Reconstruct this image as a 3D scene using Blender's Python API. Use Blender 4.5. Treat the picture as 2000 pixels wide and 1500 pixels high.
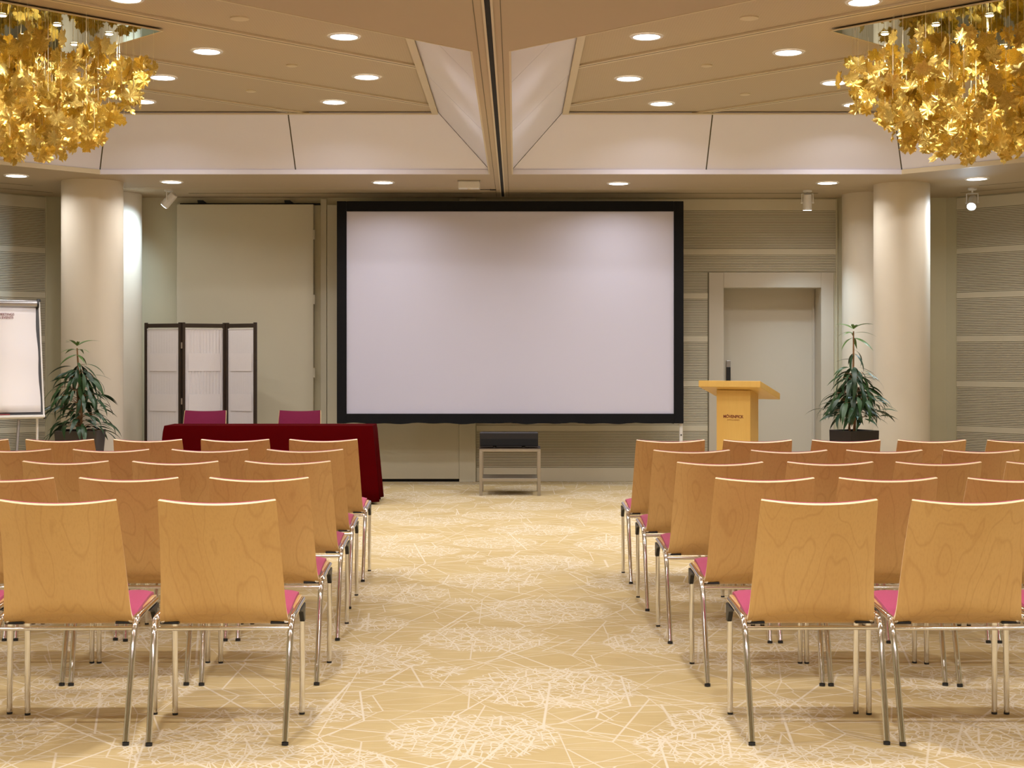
import bpy, bmesh, math, random
from mathutils import Vector, Matrix
random.seed(7)
for o in list(bpy.data.objects): bpy.data.objects.remove(o, do_unlink=True)
SC = bpy.context.scene
C = SC.collection
PI = math.pi

# ------------------------------------------------------------ camera
F = 2850.0; CX = 1008.0; CY = 694.5; CH = 1.33       # focal length in pixels of a 2000x1500 frame
cam_d = bpy.data.cameras.new('camera'); cam = bpy.data.objects.new('camera', cam_d); C.objects.link(cam)
cam.location = (0, 0, CH); cam.rotation_euler = (PI/2, 0, 0)
cam_d.sensor_width = 36; cam_d.lens = F/2000*36
cam_d.shift_x = -(CX-1000)/2000; cam_d.shift_y = (CY-750)/2000
cam_d.clip_start = .05; cam_d.clip_end = 100
SC.camera = cam
# ------------------------------------------------------------ world, exposure
w = bpy.data.worlds.new('world'); SC.world = w; w.use_nodes = True
w.node_tree.nodes['Background'].inputs[0].default_value = (.9, .85, .8, 1)
w.node_tree.nodes['Background'].inputs[1].default_value = .05
vs = SC.view_settings
vs.view_transform = 'Standard'; vs.look = 'None'; vs.gamma = 1; vs.use_curve_mapping = False
vs.exposure = 0.2
P_DOWN = 12.5          # watts of one recessed downlight
P_SPOT = 60.0          # watts of one track spotlight
LIGHT_COL = (1.0, .975, .975)

# ------------------------------------------------------------ helpers
def P(x, y, d):        # photo pixel at depth d
    return Vector(((x-CX)*d/F, d, CH-(y-CY)*d/F))
def PZ(x, y, z):       # photo pixel on the horizontal plane z
    return P(x, y, (CH-z)*F/(y-CY))
def PX(x, d): return (x-CX)*d/F
def PV(y, d): return CH-(y-CY)*d/F

class M_:
    def __init__(s): s.v = []; s.f = []; s.m = []
    def add(s, v, f, mi=0):
        b = len(s.v); s.v += [tuple(p) for p in v]; s.f += [tuple(i+b for i in q) for q in f]; s.m += [mi]*len(f); return s
    def box(s, x0, x1, y0, y1, z0, z1, mi=0):
        return s.add([(x0,y0,z0),(x1,y0,z0),(x1,y1,z0),(x0,y1,z0),(x0,y0,z1),(x1,y0,z1),(x1,y1,z1),(x0,y1,z1)],
                     [(0,3,2,1),(4,5,6,7),(0,1,5,4),(1,2,6,5),(2,3,7,6),(3,0,4,7)], mi)
    def prism(s, poly, z0, z1, mi=0):       # poly in xy, counter-clockwise
        n = len(poly)
        return s.add([(x,y,z0) for x,y in poly]+[(x,y,z1) for x,y in poly],
                     [tuple(range(n-1,-1,-1)), tuple(range(n,2*n))]+[(i,(i+1)%n,n+(i+1)%n,n+i) for i in range(n)], mi)
    def slab(s, quad, t, mi=0):             # a flat polygon in space thickened by t behind it
        q = [Vector(p) for p in quad]; nr = (q[1]-q[0]).cross(q[2]-q[0]).normalized(); n = len(q)
        return s.add(q+[p-nr*t for p in q], [tuple(range(n)), tuple(range(2*n-1,n-1,-1))]+[((i+1)%n,i,n+i,n+(i+1)%n) for i in range(n)], mi)
    def tube(s, pts, r, n=10, mi=0, sub=0):
        pts = [Vector(p) for p in pts]
        if sub: pts = catmull(pts, sub)
        rr = r if isinstance(r, (list, tuple)) else [r]*len(pts)
        if len(rr) != len(pts): rr = [rr[0]+(rr[-1]-rr[0])*i/(len(pts)-1) for i in range(len(pts))]
        t0 = (pts[1]-pts[0]).normalized()
        a = Vector((1,0,0)) if abs(t0.x) < .9 else Vector((0,1,0))
        u = t0.cross(a).normalized(); V = []
        for i, p in enumerate(pts):
            t = (pts[min(i+1,len(pts)-1)]-pts[max(i-1,0)]).normalized()
            u = (u-t*u.dot(t)).normalized(); v = t.cross(u)
            V += [p+(u*math.cos(2*PI*k/n)+v*math.sin(2*PI*k/n))*rr[i] for k in range(n)]
        Fc = []
        for i in range(len(pts)-1):
            for k in range(n): Fc.append((i*n+k, i*n+(k+1)%n, (i+1)*n+(k+1)%n, (i+1)*n+k))
        Fc += [tuple(range(n-1,-1,-1)), tuple(range((len(pts)-1)*n, len(pts)*n))]
        return s.add(V, Fc, mi)
    def lathe(s, prof, n=32, cx=0, cy=0, mi=0):   # prof (r, z) bottom to top
        V = []; Fc = []
        for r, z in prof: V += [(cx+r*math.cos(2*PI*k/n), cy+r*math.sin(2*PI*k/n), z) for k in range(n)]
        for i in range(len(prof)-1):
            for k in range(n): Fc.append((i*n+k, i*n+(k+1)%n, (i+1)*n+(k+1)%n, (i+1)*n+k))
        Fc += [tuple(range(n-1,-1,-1)), tuple(range((len(prof)-1)*n, len(prof)*n))]
        return s.add(V, Fc, mi)
    def mesh(s, name, mats, smooth=None, bevel=0):
        me = bpy.data.meshes.new(name); me.from_pydata(s.v, [], s.f)
        if not isinstance(mats, (list, tuple)): mats = [mats]
        for m in mats: me.materials.append(m)
        if len(mats) > 1: me.polygons.foreach_set('material_index', s.m)
        if bevel:
            b = bmesh.new(); b.from_mesh(me)
            bmesh.ops.bevel(b, geom=[e for e in b.edges if len(e.link_faces) == 2 and e.calc_face_angle(0) > .5], offset=bevel, segments=2, affect='EDGES', profile=.5)
            b.to_mesh(me); b.free()
        me.validate(); me.update()
        if smooth is not None:
            me.shade_smooth(); me.set_sharp_from_angle(angle=math.radians(smooth))
        return me
    def obj(s, name, mats, parent=None, smooth=None, bevel=0, loc=None):
        return link(name, s.mesh(name, mats, smooth, bevel), parent, loc)

def catmull(pts, n):
    pts = [Vector(p) for p in pts]; out = []
    for i in range(len(pts)-1):
        p0 = pts[max(i-1,0)]; p1 = pts[i]; p2 = pts[i+1]; p3 = pts[min(i+2,len(pts)-1)]
        for k in range(n):
            t = k/n
            out.append(.5*((2*p1)+(p2-p0)*t+(2*p0-5*p1+4*p2-p3)*t*t+(3*p1-p0-3*p2+p3)*t**3))
    out.append(pts[-1]); return out
def link(name, data, parent=None, loc=None):
    o = bpy.data.objects.new(name, data); C.objects.link(o)
    if parent: o.parent = parent
    if loc is not None: o.location = loc
    return o
def tag(o, label, cat, group=None):
    o['label'] = label; o['category'] = cat
    if group: o['group'] = group
    return o
def thing(name, label, cat, loc=(0,0,0), rz=0, group=None):
    o = link(name, None, None, loc); o.rotation_euler = (0,0,rz); o.empty_display_size = .1
    return tag(o, label, cat, group)
def struct(name, m, mat, smooth=None):
    o = m.obj(name, mat, None, smooth); o['kind'] = 'structure'; return o
def copy_tree(o, parent=None):
    c = o.copy(); C.objects.link(c); c.parent = parent
    for ch in o.children: copy_tree(ch, c)
    return c

# ------------------------------------------------------------ materials
class N_:
    def __init__(s, name):
        s.m = bpy.data.materials.new(name); s.m.use_nodes = True; s.t = s.m.node_tree; s.t.nodes.clear()
        s.out = s.n('ShaderNodeOutputMaterial')
    def n(s, typ, ins=None, **kw):
        nd = s.t.nodes.new(typ)
        for k, v in kw.items(): setattr(nd, k, v)
        for k, v in (ins or {}).items(): s.set(nd.inputs[k], v)
        return nd
    def set(s, sock, v):
        if isinstance(v, bpy.types.NodeSocket): s.t.links.new(v, sock)
        elif isinstance(v, bpy.types.Node): s.t.links.new(v.outputs[0], sock)
        else:
            if isinstance(v, (tuple, list)) and len(v) == 3 and sock.type == 'RGBA': v = (*v, 1)
            sock.default_value = v
    def math(s, op, a, b=0.0, c=None):
        i = {0: a, 1: b}
        if c is not None: i[2] = c
        return s.n('ShaderNodeMath', i, operation=op).outputs[0]
    def vm(s, op, a, b=None, c=None):
        i = {0: a}
        if b is not None: i[1] = b
        if c is not None: i[2] = c
        nd = s.n('ShaderNodeVectorMath', i, operation=op)
        return nd.outputs['Value'] if op == 'LENGTH' else nd.outputs[0]
    def mix(s, f, a, b): 
        nd = s.n('ShaderNodeMix', data_type='RGBA'); s.set(nd.inputs[0], f); s.set(nd.inputs[6], a); s.set(nd.inputs[7], b); return nd.outputs[2]
    def ramp(s, f, lo, hi, a=0.0, b=1.0):
        return s.n('ShaderNodeMapRange', {0: f, 1: lo, 2: hi, 3: a, 4: b}).outputs[0]
    def co(s, kind='Object'): return s.n('ShaderNodeTexCoord').outputs[kind]
    def noise(s, vec, scale, det=3, rough=.5): return s.n('ShaderNodeTexNoise', {'Vector': vec, 'Scale': scale, 'Detail': det, 'Roughness': rough}).outputs[0]
    def bsdf(s, col, rough=.5, metal=0.0, bump=None, bstr=.2, bdist=.002, **kw):
        b = s.n('ShaderNodeBsdfPrincipled', {'Base Color': col, 'Roughness': rough, 'Metallic': metal})
        for k, v in kw.items(): s.set(b.inputs[k.replace('_', ' ')], v)
        if bump is not None:
            s.set(b.inputs['Normal'], s.n('ShaderNodeBump', {'Height': bump, 'Strength': bstr, 'Distance': bdist}))
        s.set(s.out.inputs[0], b); return s.m
def plain(name, col, rough=.5, metal=0.0, var=.05, scale=30, bstr=.15, **kw):
    g = N_(name); v = g.co(); n = g.noise(v, scale)
    c = g.mix(n, tuple(x*(1-var) for x in col), tuple(min(1, x*(1+var)) for x in col))
    return g.bsdf(c, rough, metal, n, bstr, .001, **kw)
def emit(name, col, st):
    g = N_(name); e = g.n('ShaderNodeEmission', {0: col, 1: st}); g.set(g.out.inputs[0], e); return g.m

def carpet():
    g = N_('carpet_web'); v = g.co()
    n1 = g.noise(v, 2.2, 2); st = g.vm('MULTIPLY', v, (9., 160., 1.)); n2 = g.noise(st, 1.0, 3, .6); n3 = g.noise(v, 420, 2)
    base = g.mix(g.ramp(n2, .3, .7), (.475, .36, .172), (.56, .44, .235))
    base = g.mix(g.ramp(n1, .35, .65, 0, .5), base, (.445, .325, .142))
    def vor(scale, off, width, rnd=1.0):
        p = g.vm('ADD', v, off)
        d = g.n('ShaderNodeTexVoronoi', {'Vector': p, 'Scale': scale, 'Randomness': rnd}, voronoi_dimensions='2D', feature='DISTANCE_TO_EDGE').outputs[0]
        return g.ramp(d, width*scale*.55, width*scale*1.1, 1, 0)
    def mx(*a):
        r = a[0]
        for b in a[1:]: r = g.math('MAXIMUM', r, b)
        return r
    web = mx(vor(1.25, (3.1, 1.7, 0), .0058), vor(1.9, (7.4, 2.2, 0), .0048), g.math('MULTIPLY', vor(2.9, (11.3, 5.6, 0), .0038), .8),
             g.math('MULTIPLY', vor(2.2, (1.3, 15.6, 0), .0034), .65))
    # long straight rays: cells stretched along different headings
    for ang, sc, off in ((.05, (.6, 3.6, 1), (8., 3., 0)), (.35, (.9, 3.2, 1), (2., 9., 0)), (-.45, (.8, 2.7, 1), (6., 4., 0)), (1.25, (.7, 2.2, 1), (4., 1., 0))):
        rt = g.n('ShaderNodeVectorRotate', {'Vector': v, 'Angle': ang}, rotation_type='Z_AXIS').outputs[0]
        p = g.vm('ADD', g.vm('MULTIPLY', rt, sc), off)
        d = g.n('ShaderNodeTexVoronoi', {'Vector': p, 'Scale': 1.0}, voronoi_dimensions='2D', feature='DISTANCE_TO_EDGE').outputs[0]
        web = mx(web, g.ramp(d, .0024, .0062, .85, 0))
    dense = mx(vor(6.0, (1.1, 3.3, 0), .0046), vor(9., (5.2, .4, 0), .0036), vor(14., (9.2, 6.4, 0), .0026), vor(4.4, (.2, 8.4, 0), .0046), vor(11., (2.2, 3.4, 0), .0026))
    PER = 1.76; mask = None
    for cx, cy, r in ((.14, 5.86, .36), (-.15, 5.10, .31), (-.72, 5.47, .19), (-.70, 6.42, .33), (.66, 6.75, .26), (.74, 5.30, .20), (-.30, 6.15, .10)):
        p = g.vm('WRAP', g.vm('SUBTRACT', v, (cx, cy, 0)), (PER/2,)*3, (-PER/2,)*3)
        m = g.ramp(g.vm('LENGTH', p), r-.012, r+.004, 1, 0)
        mask = m if mask is None else g.math('MAXIMUM', mask, m)
    f = g.math('MAXIMUM', web, g.math('MULTIPLY', dense, mask))
    f = g.math('MULTIPLY', f, g.ramp(n3, .2, .8, .62, .92))
    col = g.mix(f, base, (.68, .615, .50))
    return g.bsdf(col, .92, 0, n3, .35, .003, Specular_IOR_Level=.15)

def wood(name, c1, c2, dark, rough=.38, axis_scale=(7., 7., .55), rnd=True, grain=.55):
    g = N_(name); v = g.co()
    if rnd:
        r = g.n('ShaderNodeObjectInfo').outputs['Random']
        v = g.vm('ADD', v, g.n('ShaderNodeCombineXYZ', {0: g.math('MULTIPLY', r, 37.), 1: g.math('MULTIPLY', r, 11.), 2: g.math('MULTIPLY', r, 23.)}).outputs[0])
    s = g.vm('MULTIPLY', v, axis_scale)
    n = g.noise(s, .55, 2, .5)
    rings = g.math('ABSOLUTE', g.math('SINE', g.math('MULTIPLY', n, 34.)))
    line = g.ramp(rings, .0, .34, 1, 0)
    fine = g.noise(g.vm('MULTIPLY', v, (160., 160., 6.)), 1.0, 2)
    blotch = g.noise(v, 5., 2)
    c = g.mix(g.ramp(n, .3, .7), c1, c2)
    c = g.mix(g.ramp(blotch, .35, .7, 0, .5), c, c2)
    c = g.mix(g.math('MULTIPLY', line, grain), c, dark)
    c = g.mix(g.ramp(fine, .45, .75, 0, .25), c, dark)
    return g.bsdf(c, rough, 0, fine, .05, .0005, Coat_Weight=.12, Coat_Roughness=.3)

MT = {}
MT['carpet'] = carpet()
MT['wood'] = wood('beech_veneer', (.66, .415, .155), (.60, .355, .122), (.45, .235, .068), axis_scale=(9., 9., .45), grain=.36)
MT['wood_edge'] = plain('plywood_edge', (.86, .66, .40), .5, 0, .1, 60)
MT['lectern'] = wood('maple_lectern', (.72, .47, .13), (.66, .40, .10), (.58, .34, .08), grain=.12)
MT['chrome'] = plain('chrome_tube', (.78, .77, .76), .10, 1.0, .02, 20, .02)
MT['black_plastic'] = plain('black_plastic', (.012, .012, .013), .45)
def fabric(name, a, b, sc=260., rough=.85, spec=.2, sheen=.15):
    g = N_(name); v = g.co(); n = g.noise(v, sc, 2); n2 = g.noise(v, 14, 2)
    c = g.mix(n, a, b); c = g.mix(g.ramp(n2, .3, .7, 0, .3), c, a)
    return g.bsdf(c, rough, 0, n, .3, .001, Sheen_Weight=sheen, Specular_IOR_Level=spec)
MT['pink'] = fabric('pink_upholstery', (.39, .048, .115), (.46, .066, .145))
MT['magenta'] = fabric('dark_pink_upholstery', (.16, .008, .040), (.20, .012, .055))  # darker version of the pink upholstery, only on the two table chairs
MT['red_cloth'] = fabric('dark_red_cloth', (.066, .0006, .0013), (.080, .0009, .0019), 180, .95, .03, 0.0)
MT['wall'] = plain('cream_wall_paint', (.60, .56, .40), .7, 0, .03, 4, .05)
MT['board'] = plain('acoustic_board', (.64, .59, .46), .6, 0, .03, 6, .05)
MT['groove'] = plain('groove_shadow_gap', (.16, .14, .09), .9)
MT['panel'] = plain('partition_panel_paint', (.60, .56, .43), .55, 0, .03, 3, .05)
MT['column'] = plain('column_plaster', (.72, .65, .53), .6, 0, .03, 5, .08)
MT['door'] = plain('door_paint', (.56, .51, .42), .5, 0, .02, 4, .03)
def ceil_mat(name, col):
    g = N_(name); v = g.co()
    d = g.n('ShaderNodeTexVoronoi', {'Vector': v, 'Scale': 55., 'Randomness': .15}, voronoi_dimensions='2D').outputs[0]
    dot = g.ramp(d, .16, .22, 1, 0)
    c = g.mix(g.math('MULTIPLY', dot, .30), col, tuple(x*.55 for x in col))
    return g.bsdf(c, .75)
MT['ceil_perf'] = ceil_mat('perforated_ceiling_panel', (.53, .44, .305))
MT['ceil'] = plain('ceiling_paint', (.49, .395, .268), .7, 0, .02, 3, .03)
MT['ceil_trim'] = plain('ceiling_trim_paint', (.65, .56, .385), .5, 0, .02, 5, .03)
MT['facet'] = plain('coffer_facet_paint', (.82, .81, .93), .45, 0, .02, 3, .03)
MT['black'] = plain('matt_black', (.006, .006, .007), .85)
MT['velvet'] = fabric('black_velvet_border', (.004, .004, .005), (.010, .010, .012), 90, .9)
MT['screen'] = plain('projection_fabric', (.64, .635, .785), .6, 0, .01, 2, .02)
MT['white_metal'] = plain('white_metal', (.78, .77, .76), .4, 0, .02)
MT['grey_metal'] = plain('grey_metal', (.42, .41, .42), .35, .8, .03)
MT['steel'] = plain('brushed_steel', (.42, .39, .34), .35, .85, .05, 60)
MT['dark_grey'] = plain('dark_grey_board', (.055, .055, .062), .5)
MT['paper'] = plain('flipchart_paper', (.88, .85, .88), .6, 0, .01, 3, .02)
MT['ink'] = plain('dark_red_ink', (.22, .03, .035), .7)
MT['logo'] = plain('brown_red_lettering', (.19, .03, .012), .6)
MT['logo2'] = plain('faint_brown_lettering', (.46, .22, .06), .6)
MT['planter'] = plain('anthracite_planter', (.062, .052, .048), .5, 0, .25, 8, .2)
MT['planter_dark'] = plain('dark_brown_planter', (.026, .020, .020), .4, 0, .25, 8, .2)
MT['soil'] = plain('soil', (.03, .02, .013), .95, 0, .4, 60, .6)
MT['trunk'] = plain('plant_trunk', (.30, .16, .07), .8, 0, .3, 40, .5)
def leafmat():
    g = N_('glossy_green_leaf'); v = g.co(); r = g.n('ShaderNodeObjectInfo').outputs['Random']
    c = g.mix(r, (.008, .032, .012), (.035, .095, .024)); n = g.noise(v, 40, 2)
    c = g.mix(g.ramp(n, .3, .7, 0, .4), c, (.014, .045, .016))
    return g.bsdf(c, .42, 0, n, .1, .001)
MT['leaf'] = leafmat()
MT['leaf_young'] = plain('young_green_leaf', (.10, .20, .045), .4, 0, .25, 40)
MT['dark_wood'] = plain('dark_stained_wood', (.030, .017, .009), .45, 0, .3, 40)
MT['screen_cloth'] = fabric('white_screen_cloth', (.70, .67, .68), (.76, .73, .74), 120)
MT['screen_pale'] = fabric('pale_cloth_area', (.735, .70, .705), (.79, .755, .76), 120)  # slightly paler tone of the screen cloth
MT['amp'] = plain('black_device_case', (.010, .009, .012), .5)
def gold():
    g = N_('gold_filigree_leaf'); v = g.co(); r = g.n('ShaderNodeObjectInfo').outputs['Random']
    d = g.n('ShaderNodeTexVoronoi', {'Vector': v, 'Scale': 130.}, voronoi_dimensions='3D', feature='DISTANCE_TO_EDGE').outputs[0]
    hole = g.ramp(d, .10, .22, 0, 1)
    c = g.mix(r, (.88, .69, .21), (.74, .54, .11)); c = g.mix(g.math('MULTIPLY', hole, .55), c, (.36, .24, .04))
    b = g.n('ShaderNodeBsdfPrincipled', {'Base Color': c, 'Roughness': .30, 'Metallic': .8})
    g.set(b.inputs['Normal'], g.n('ShaderNodeBump', {'Height': hole, 'Strength': .5, 'Distance': .002}))
    t = g.n('ShaderNodeBsdfTranslucent', {'Color': (.90, .68, .16, 1)})
    mx = g.n('ShaderNodeMixShader', {0: .25, 1: b.outputs[0], 2: t.outputs[0]})
    g.set(g.out.inputs[0], mx); return g.m
MT['gold'] = gold()
MT['mirror'] = plain('tinted_ceiling_mirror', (.30, .31, .18), .03, 1.0, .01, 2, .0)
MT['cord'] = plain('clear_cord', (.80, .74, .55), .3)
MT['lens'] = emit('downlight_lens', (1, .96, .90, 1), 9.0)
MT['lens_cool'] = emit('spot_lens', (.86, .94, 1, 1), 14.0)
MT['lens_warm'] = emit('chandelier_lamp_lens', (1, .86, .55, 1), 16.0)

# ------------------------------------------------------------ the room shell
YB = 15.44; ZS = 3.0; ZU = 3.494; ZL = 3.04; XM = -.14
plan = [(-7.6, -5.), (7.6, -5.), (7.6, 12.39), (4.55, YB), (-4.75, YB), (-7.6, 12.59)]
m = M_(); m.prism([(x*1.08, (y-5)*1.05+5) for x, y in plan], -.1, 0.0)
floor = struct('floor', m, MT['carpet'])

# ceiling: low soffit with two coffers
cofL = [(-.24, 13.43), (-3.83, 13.43), (-6.3, 10.96), (-6.3, 4.24), (-4.0, 4.24), (-.24, 8.0)]      # counter-clockwise seen from above
def mirror(poly): return [(2*XM-x, y) for x, y in poly]
cofR = mirror(cofL)
def inset(poly, t):      # offset to the inside, any winding
    n = len(poly); A = sum(poly[i][0]*poly[(i+1)%n][1]-poly[(i+1)%n][0]*poly[i][1] for i in range(n)); sg = 1 if A > 0 else -1
    L = []
    for i in range(n):
        p = Vector(poly[i]); q = Vector(poly[(i+1)%n]); d = (q-p).normalized(); nn = Vector((-d.y, d.x))*sg
        L.append((p+nn*t, d))
    out = []
    for i in range(n):
        (p, d), (q, e) = L[i-1], L[i]
        k = ((q-p).x*e.y-(q-p).y*e.x)/(d.x*e.y-d.y*e.x); r = p+d*k; out.append((r.x, r.y))
    return out
def clip(poly, a, b, c):          # keep a*x+b*y >= c
    out = []
    for i in range(len(poly)):
        p = poly[i]; q = poly[(i+1)%len(poly)]; fp = a*p[0]+b*p[1]-c; fq = a*q[0]+b*q[1]-c
        if fp >= 0: out.append(p)
        if fp*fq < 0:
            t = fp/(fp-fq); out.append((p[0]+(q[0]-p[0])*t, p[1]+(q[1]-p[1])*t))
    return out
def ccw(p):
    A = sum(p[i][0]*p[(i+1)%len(p)][1]-p[(i+1)%len(p)][0]*p[i][1] for i in range(len(p)))
    return p if A > 0 else p[::-1]
# the soffit plate with two holes, built with bmesh triangle fill
b = bmesh.new(); edges = []
for loop in ([(-8.2, -5.3), (8.2, -5.3), (8.2, 16.1), (-8.2, 16.1)], cofL, cofR):
    vs_ = [b.verts.new((x, y, ZS)) for x, y in loop]
    edges += [b.edges.new((vs_[i], vs_[(i+1)%len(vs_)])) for i in range(len(vs_))]
bmesh.ops.triangle_fill(b, use_beauty=True, use_dissolve=False, edges=edges)
def pin(x, y, poly):
    c = False
    for i in range(len(poly)):
        (x1, y1), (x2, y2) = poly[i-1], poly[i]
        if (y1 > y) != (y2 > y) and x < (x2-x1)*(y-y1)/(y2-y1)+x1: c = not c
    return c
bmesh.ops.delete(b, geom=[f for f in b.faces if pin(*f.calc_center_median()[:2], cofL) or pin(*f.calc_center_median()[:2], cofR)], context='FACES')
for f in b.faces:
    if f.normal.z > 0: f.normal_flip()
me = bpy.data.meshes.new('ceiling'); b.to_mesh(me); b.free(); me.materials.append(MT['ceil'])
ceiling = link('ceiling', me); ceiling['kind'] = 'structure'
# roof slab above everything keeps the room closed
M_().box(-8.4, 8.4, -5.5, 16.2, 3.62, 3.72).obj('roof_slab', MT['ceil'], ceiling)

for side, cof in (('L', cofL), ('R', cofR)):
    sg = 1 if side == 'L' else -1
    up = inset(cof, .452); lipin = inset(cof, .012); n = len(cof)
    # lip: the thin upright edge round the coffer mouth
    for i in range(n):
        p, q = cof[i], cof[(i+1)%n]; p2, q2 = lipin[i], lipin[(i+1)%n]
        M_().prism(ccw([p, q, q2, p2]), ZS-.002, ZL).obj('coffer_lip', MT['facet'] if i == 0 else MT['ceil_trim'], ceiling)
    # sloping facets, split into panels by open joints
    for i in range(n):
        a0, a1 = Vector((*cof[i], ZL)), Vector((*cof[(i+1)%n], ZL)); b0, b1 = Vector((*up[i], ZU)), Vector((*up[(i+1)%n], ZU))
        L = (a1-a0).length; cuts = [0, 1]
        if i == 0: cuts = [0, 1.79/L, 1]
        elif i == 5: cuts = [0, 1.19/L, 3.2/L, 1]
        elif L > 4: cuts = [0, .25, .5, .75, 1]
        elif L > 2.2: cuts = [0, .5, 1]
        # panel cut lines run square to the edge except at the mitred ends
        def top(t):
            if t == 0: return b0
            if t == 1: return b1
            pa = a0.lerp(a1, t); d = (a1-a0).normalized(); k = (pa-b0).dot(d); return b0+d*k
        for t0, t1 in zip(cuts[:-1], cuts[1:]):
            d = (a1-a0).normalized()*.006
            q = [a0.lerp(a1, t0)+d, a0.lerp(a1, t1)-d, top(t1)-d, top(t0)+d]
            nr = (q[1]-q[0]).cross(q[3]-q[0])
            if nr.z > 0: q = q[::-1]
            M_().slab(q, .012).obj('facet_panel', MT['facet'], ceiling)
    # dark backing behind the joints
    for i in range(n):
        a0, a1 = Vector((*cof[i], ZL+.02)), Vector((*cof[(i+1)%n], ZL+.02)); b0, b1 = Vector((*up[i], ZU+.02)), Vector((*up[(i+1)%n], ZU+.02))
        q = [a0, a1, b1, b0]
        if (q[1]-q[0]).cross(q[3]-q[0]).z > 0: q = q[::-1]
        M_().slab(q, .005).obj('joint_backing', MT['groove'], ceiling)
    # upper ceiling in diagonal strips between ribs; c = y - x (mirrored on the right)
    ribs = [8.4, 10.02, 11.68, 13.36, 14.92]
    A_, B_ = (-1, 1) if side == 'L' else (1, 1); off = 0 if side == 'L' else 2*XM
    edges_c = [-9]+ribs+[30]
    for c0, c1 in zip(edges_c[:-1], edges_c[1:]):
        p = clip(clip(up, A_, B_, c0+off+.01), -A_, -B_, -(c1+off)+.01)
        if len(p) >= 3: M_().prism(ccw(p), ZU, ZU+.02).obj('ceiling_panel', MT['ceil_perf'], ceiling)
    for c in ribs:
        p = clip(clip(up, A_, B_, c+off-.10), -A_, -B_, -(c+off)-.012)
        if len(p) >= 3: M_().prism(ccw(p), ZU-.014, ZU-.001).obj('ceiling_rib', MT['ceil_trim'], ceiling)
        p = clip(clip(up, A_, B_, c+off-.055), -A_, -B_, -(c+off)+.046)
        if len(p) >= 3: M_().prism(ccw(p), ZU-.0155, ZU-.0141).obj('rib_groove', MT['groove'], ceiling)
    upin = inset(up, .055)
    for i in (0, 1, 5):
        p, q, q2, p2 = up[i], up[(i+1)%n], upin[(i+1)%n], upin[i]
        M_().prism(ccw([p, q, q2, p2]), ZU-.022, ZU-.016).obj('coffer_border', MT['ceil_trim'], ceiling)
# beam: dark slot with raised edges along its middle
M_().box(-.151, -.123, 3.0, 15.3, ZS-.003, ZS+.03).obj('partition_track_slot', MT['black'], ceiling)
for x0, x1 in ((-.163, -.151), (-.123, -.111)):
    M_().box(x0, x1, 3.0, 15.3, ZS-.008, ZS+.01).obj('track_edge', MT['ceil_trim'], ceiling)
for x in (-.205, -.075): M_().box(x-.002, x+.002, 3.0, 15.3, ZS-.0015, ZS+.002).obj('beam_joint', MT['groove'], ceiling)
# linear slots in the soffit in front of the back wall
for x0, x1 in ((PX(368, 15.0), -.35), (.25, PX(1598, 15.0))):
    M_().box(x0, x1, 15.0, 15.03, ZS-.002, ZS+.01).obj('air_slot', MT['groove'], ceiling)
    for y in (14.52, 14.62): M_().box(x0-.5, x1+.4 if x1 > 0 else x1, y, y+.012, ZS-.0012, ZS+.002).obj('soffit_joint', MT['ceil_trim'], ceiling)
for s, x0, y0 in ((-1, -4.75, YB), (1, 4.55, YB)):
    for t in (.42, .95):
        a = Vector((x0+s*.0-s*t*0, y0-t*1.15, ZS)); q = [a, a+Vector((s*2.6, -2.6, 0)), a+Vector((s*2.6, -2.615, 0)), a+Vector((0, -.015, 0))]
        if (q[1]-q[0]).cross(q[2]-q[0]).z > 0: q = q[::-1]
        M_().slab([p-Vector((0, 0, .002)) for p in q], .003).obj('soffit_joint', MT['groove'], ceiling)

# walls
DX0, DX1, DZ = PX(1413, YB), PX(1603, YB), PV(562, YB)           # door opening
m = M_(); T = .12
m.box(-4.9, DX0-.05, YB, YB+T, 0, ZS); m.box(DX1+.05, 4.7, YB, YB+T, 0, ZS); m.box(DX0-.05, DX1+.05, YB, YB+T, DZ+.05, ZS)
wall_back = struct('wall_back', m, MT['wall'])
def diag_wall(name, s, x0):
    q = [(x0, YB), (s*7.6, YB-(7.6-abs(x0))), (s*7.6, YB-(7.6-abs(x0))+.17), (x0, YB+.17)]
    return struct(name, M_().prism(ccw(q), 0, ZS), MT['wall'])
wall_dl = diag_wall('wall_back_left', -1, -4.75); wall_dr = diag_wall('wall_back_right', 1, 4.55)
struct('wall_left', M_().box(-7.72, -7.6, -5, 12.6, 0, ZS), MT['wall'])
struct('wall_right', M_().box(7.6, 7.72, -5, 12.4, 0, ZS), MT['wall'])
struct('wall_front', M_().box(-7.6, 7.6, -5.12, -5, 0, ZS), MT['wall'])

# ribbed acoustic boards
BANDS = [2.893, 2.427, 1.961, 1.506, 1.034, .563, .115]
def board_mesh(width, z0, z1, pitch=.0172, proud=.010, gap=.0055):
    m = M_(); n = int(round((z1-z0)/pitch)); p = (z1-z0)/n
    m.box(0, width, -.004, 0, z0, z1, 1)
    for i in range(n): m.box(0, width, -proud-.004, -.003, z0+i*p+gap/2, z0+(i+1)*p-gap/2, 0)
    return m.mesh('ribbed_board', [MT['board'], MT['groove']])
_bm = {}
def ribbed(wall, org, ang, width, z0, z1):
    k = (round(width, 3), round(z0, 3), round(z1, 3))
    if k not in _bm: _bm[k] = board_mesh(width, z0, z1)
    o = link('ribbed_board', _bm[k], wall, org); o.rotation_euler.z = ang; return o
def rail(wall, org, ang, width, z0, z1):
    o = M_().box(0, width, -.016, 0, z0, z1).obj('smooth_rail', MT['board'], wall, None, .002, org); o.rotation_euler.z = ang
FX0, FX1, FZ = PX(1384, YB), PX(1628, YB), PV(532, YB)            # door frame outside
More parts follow.
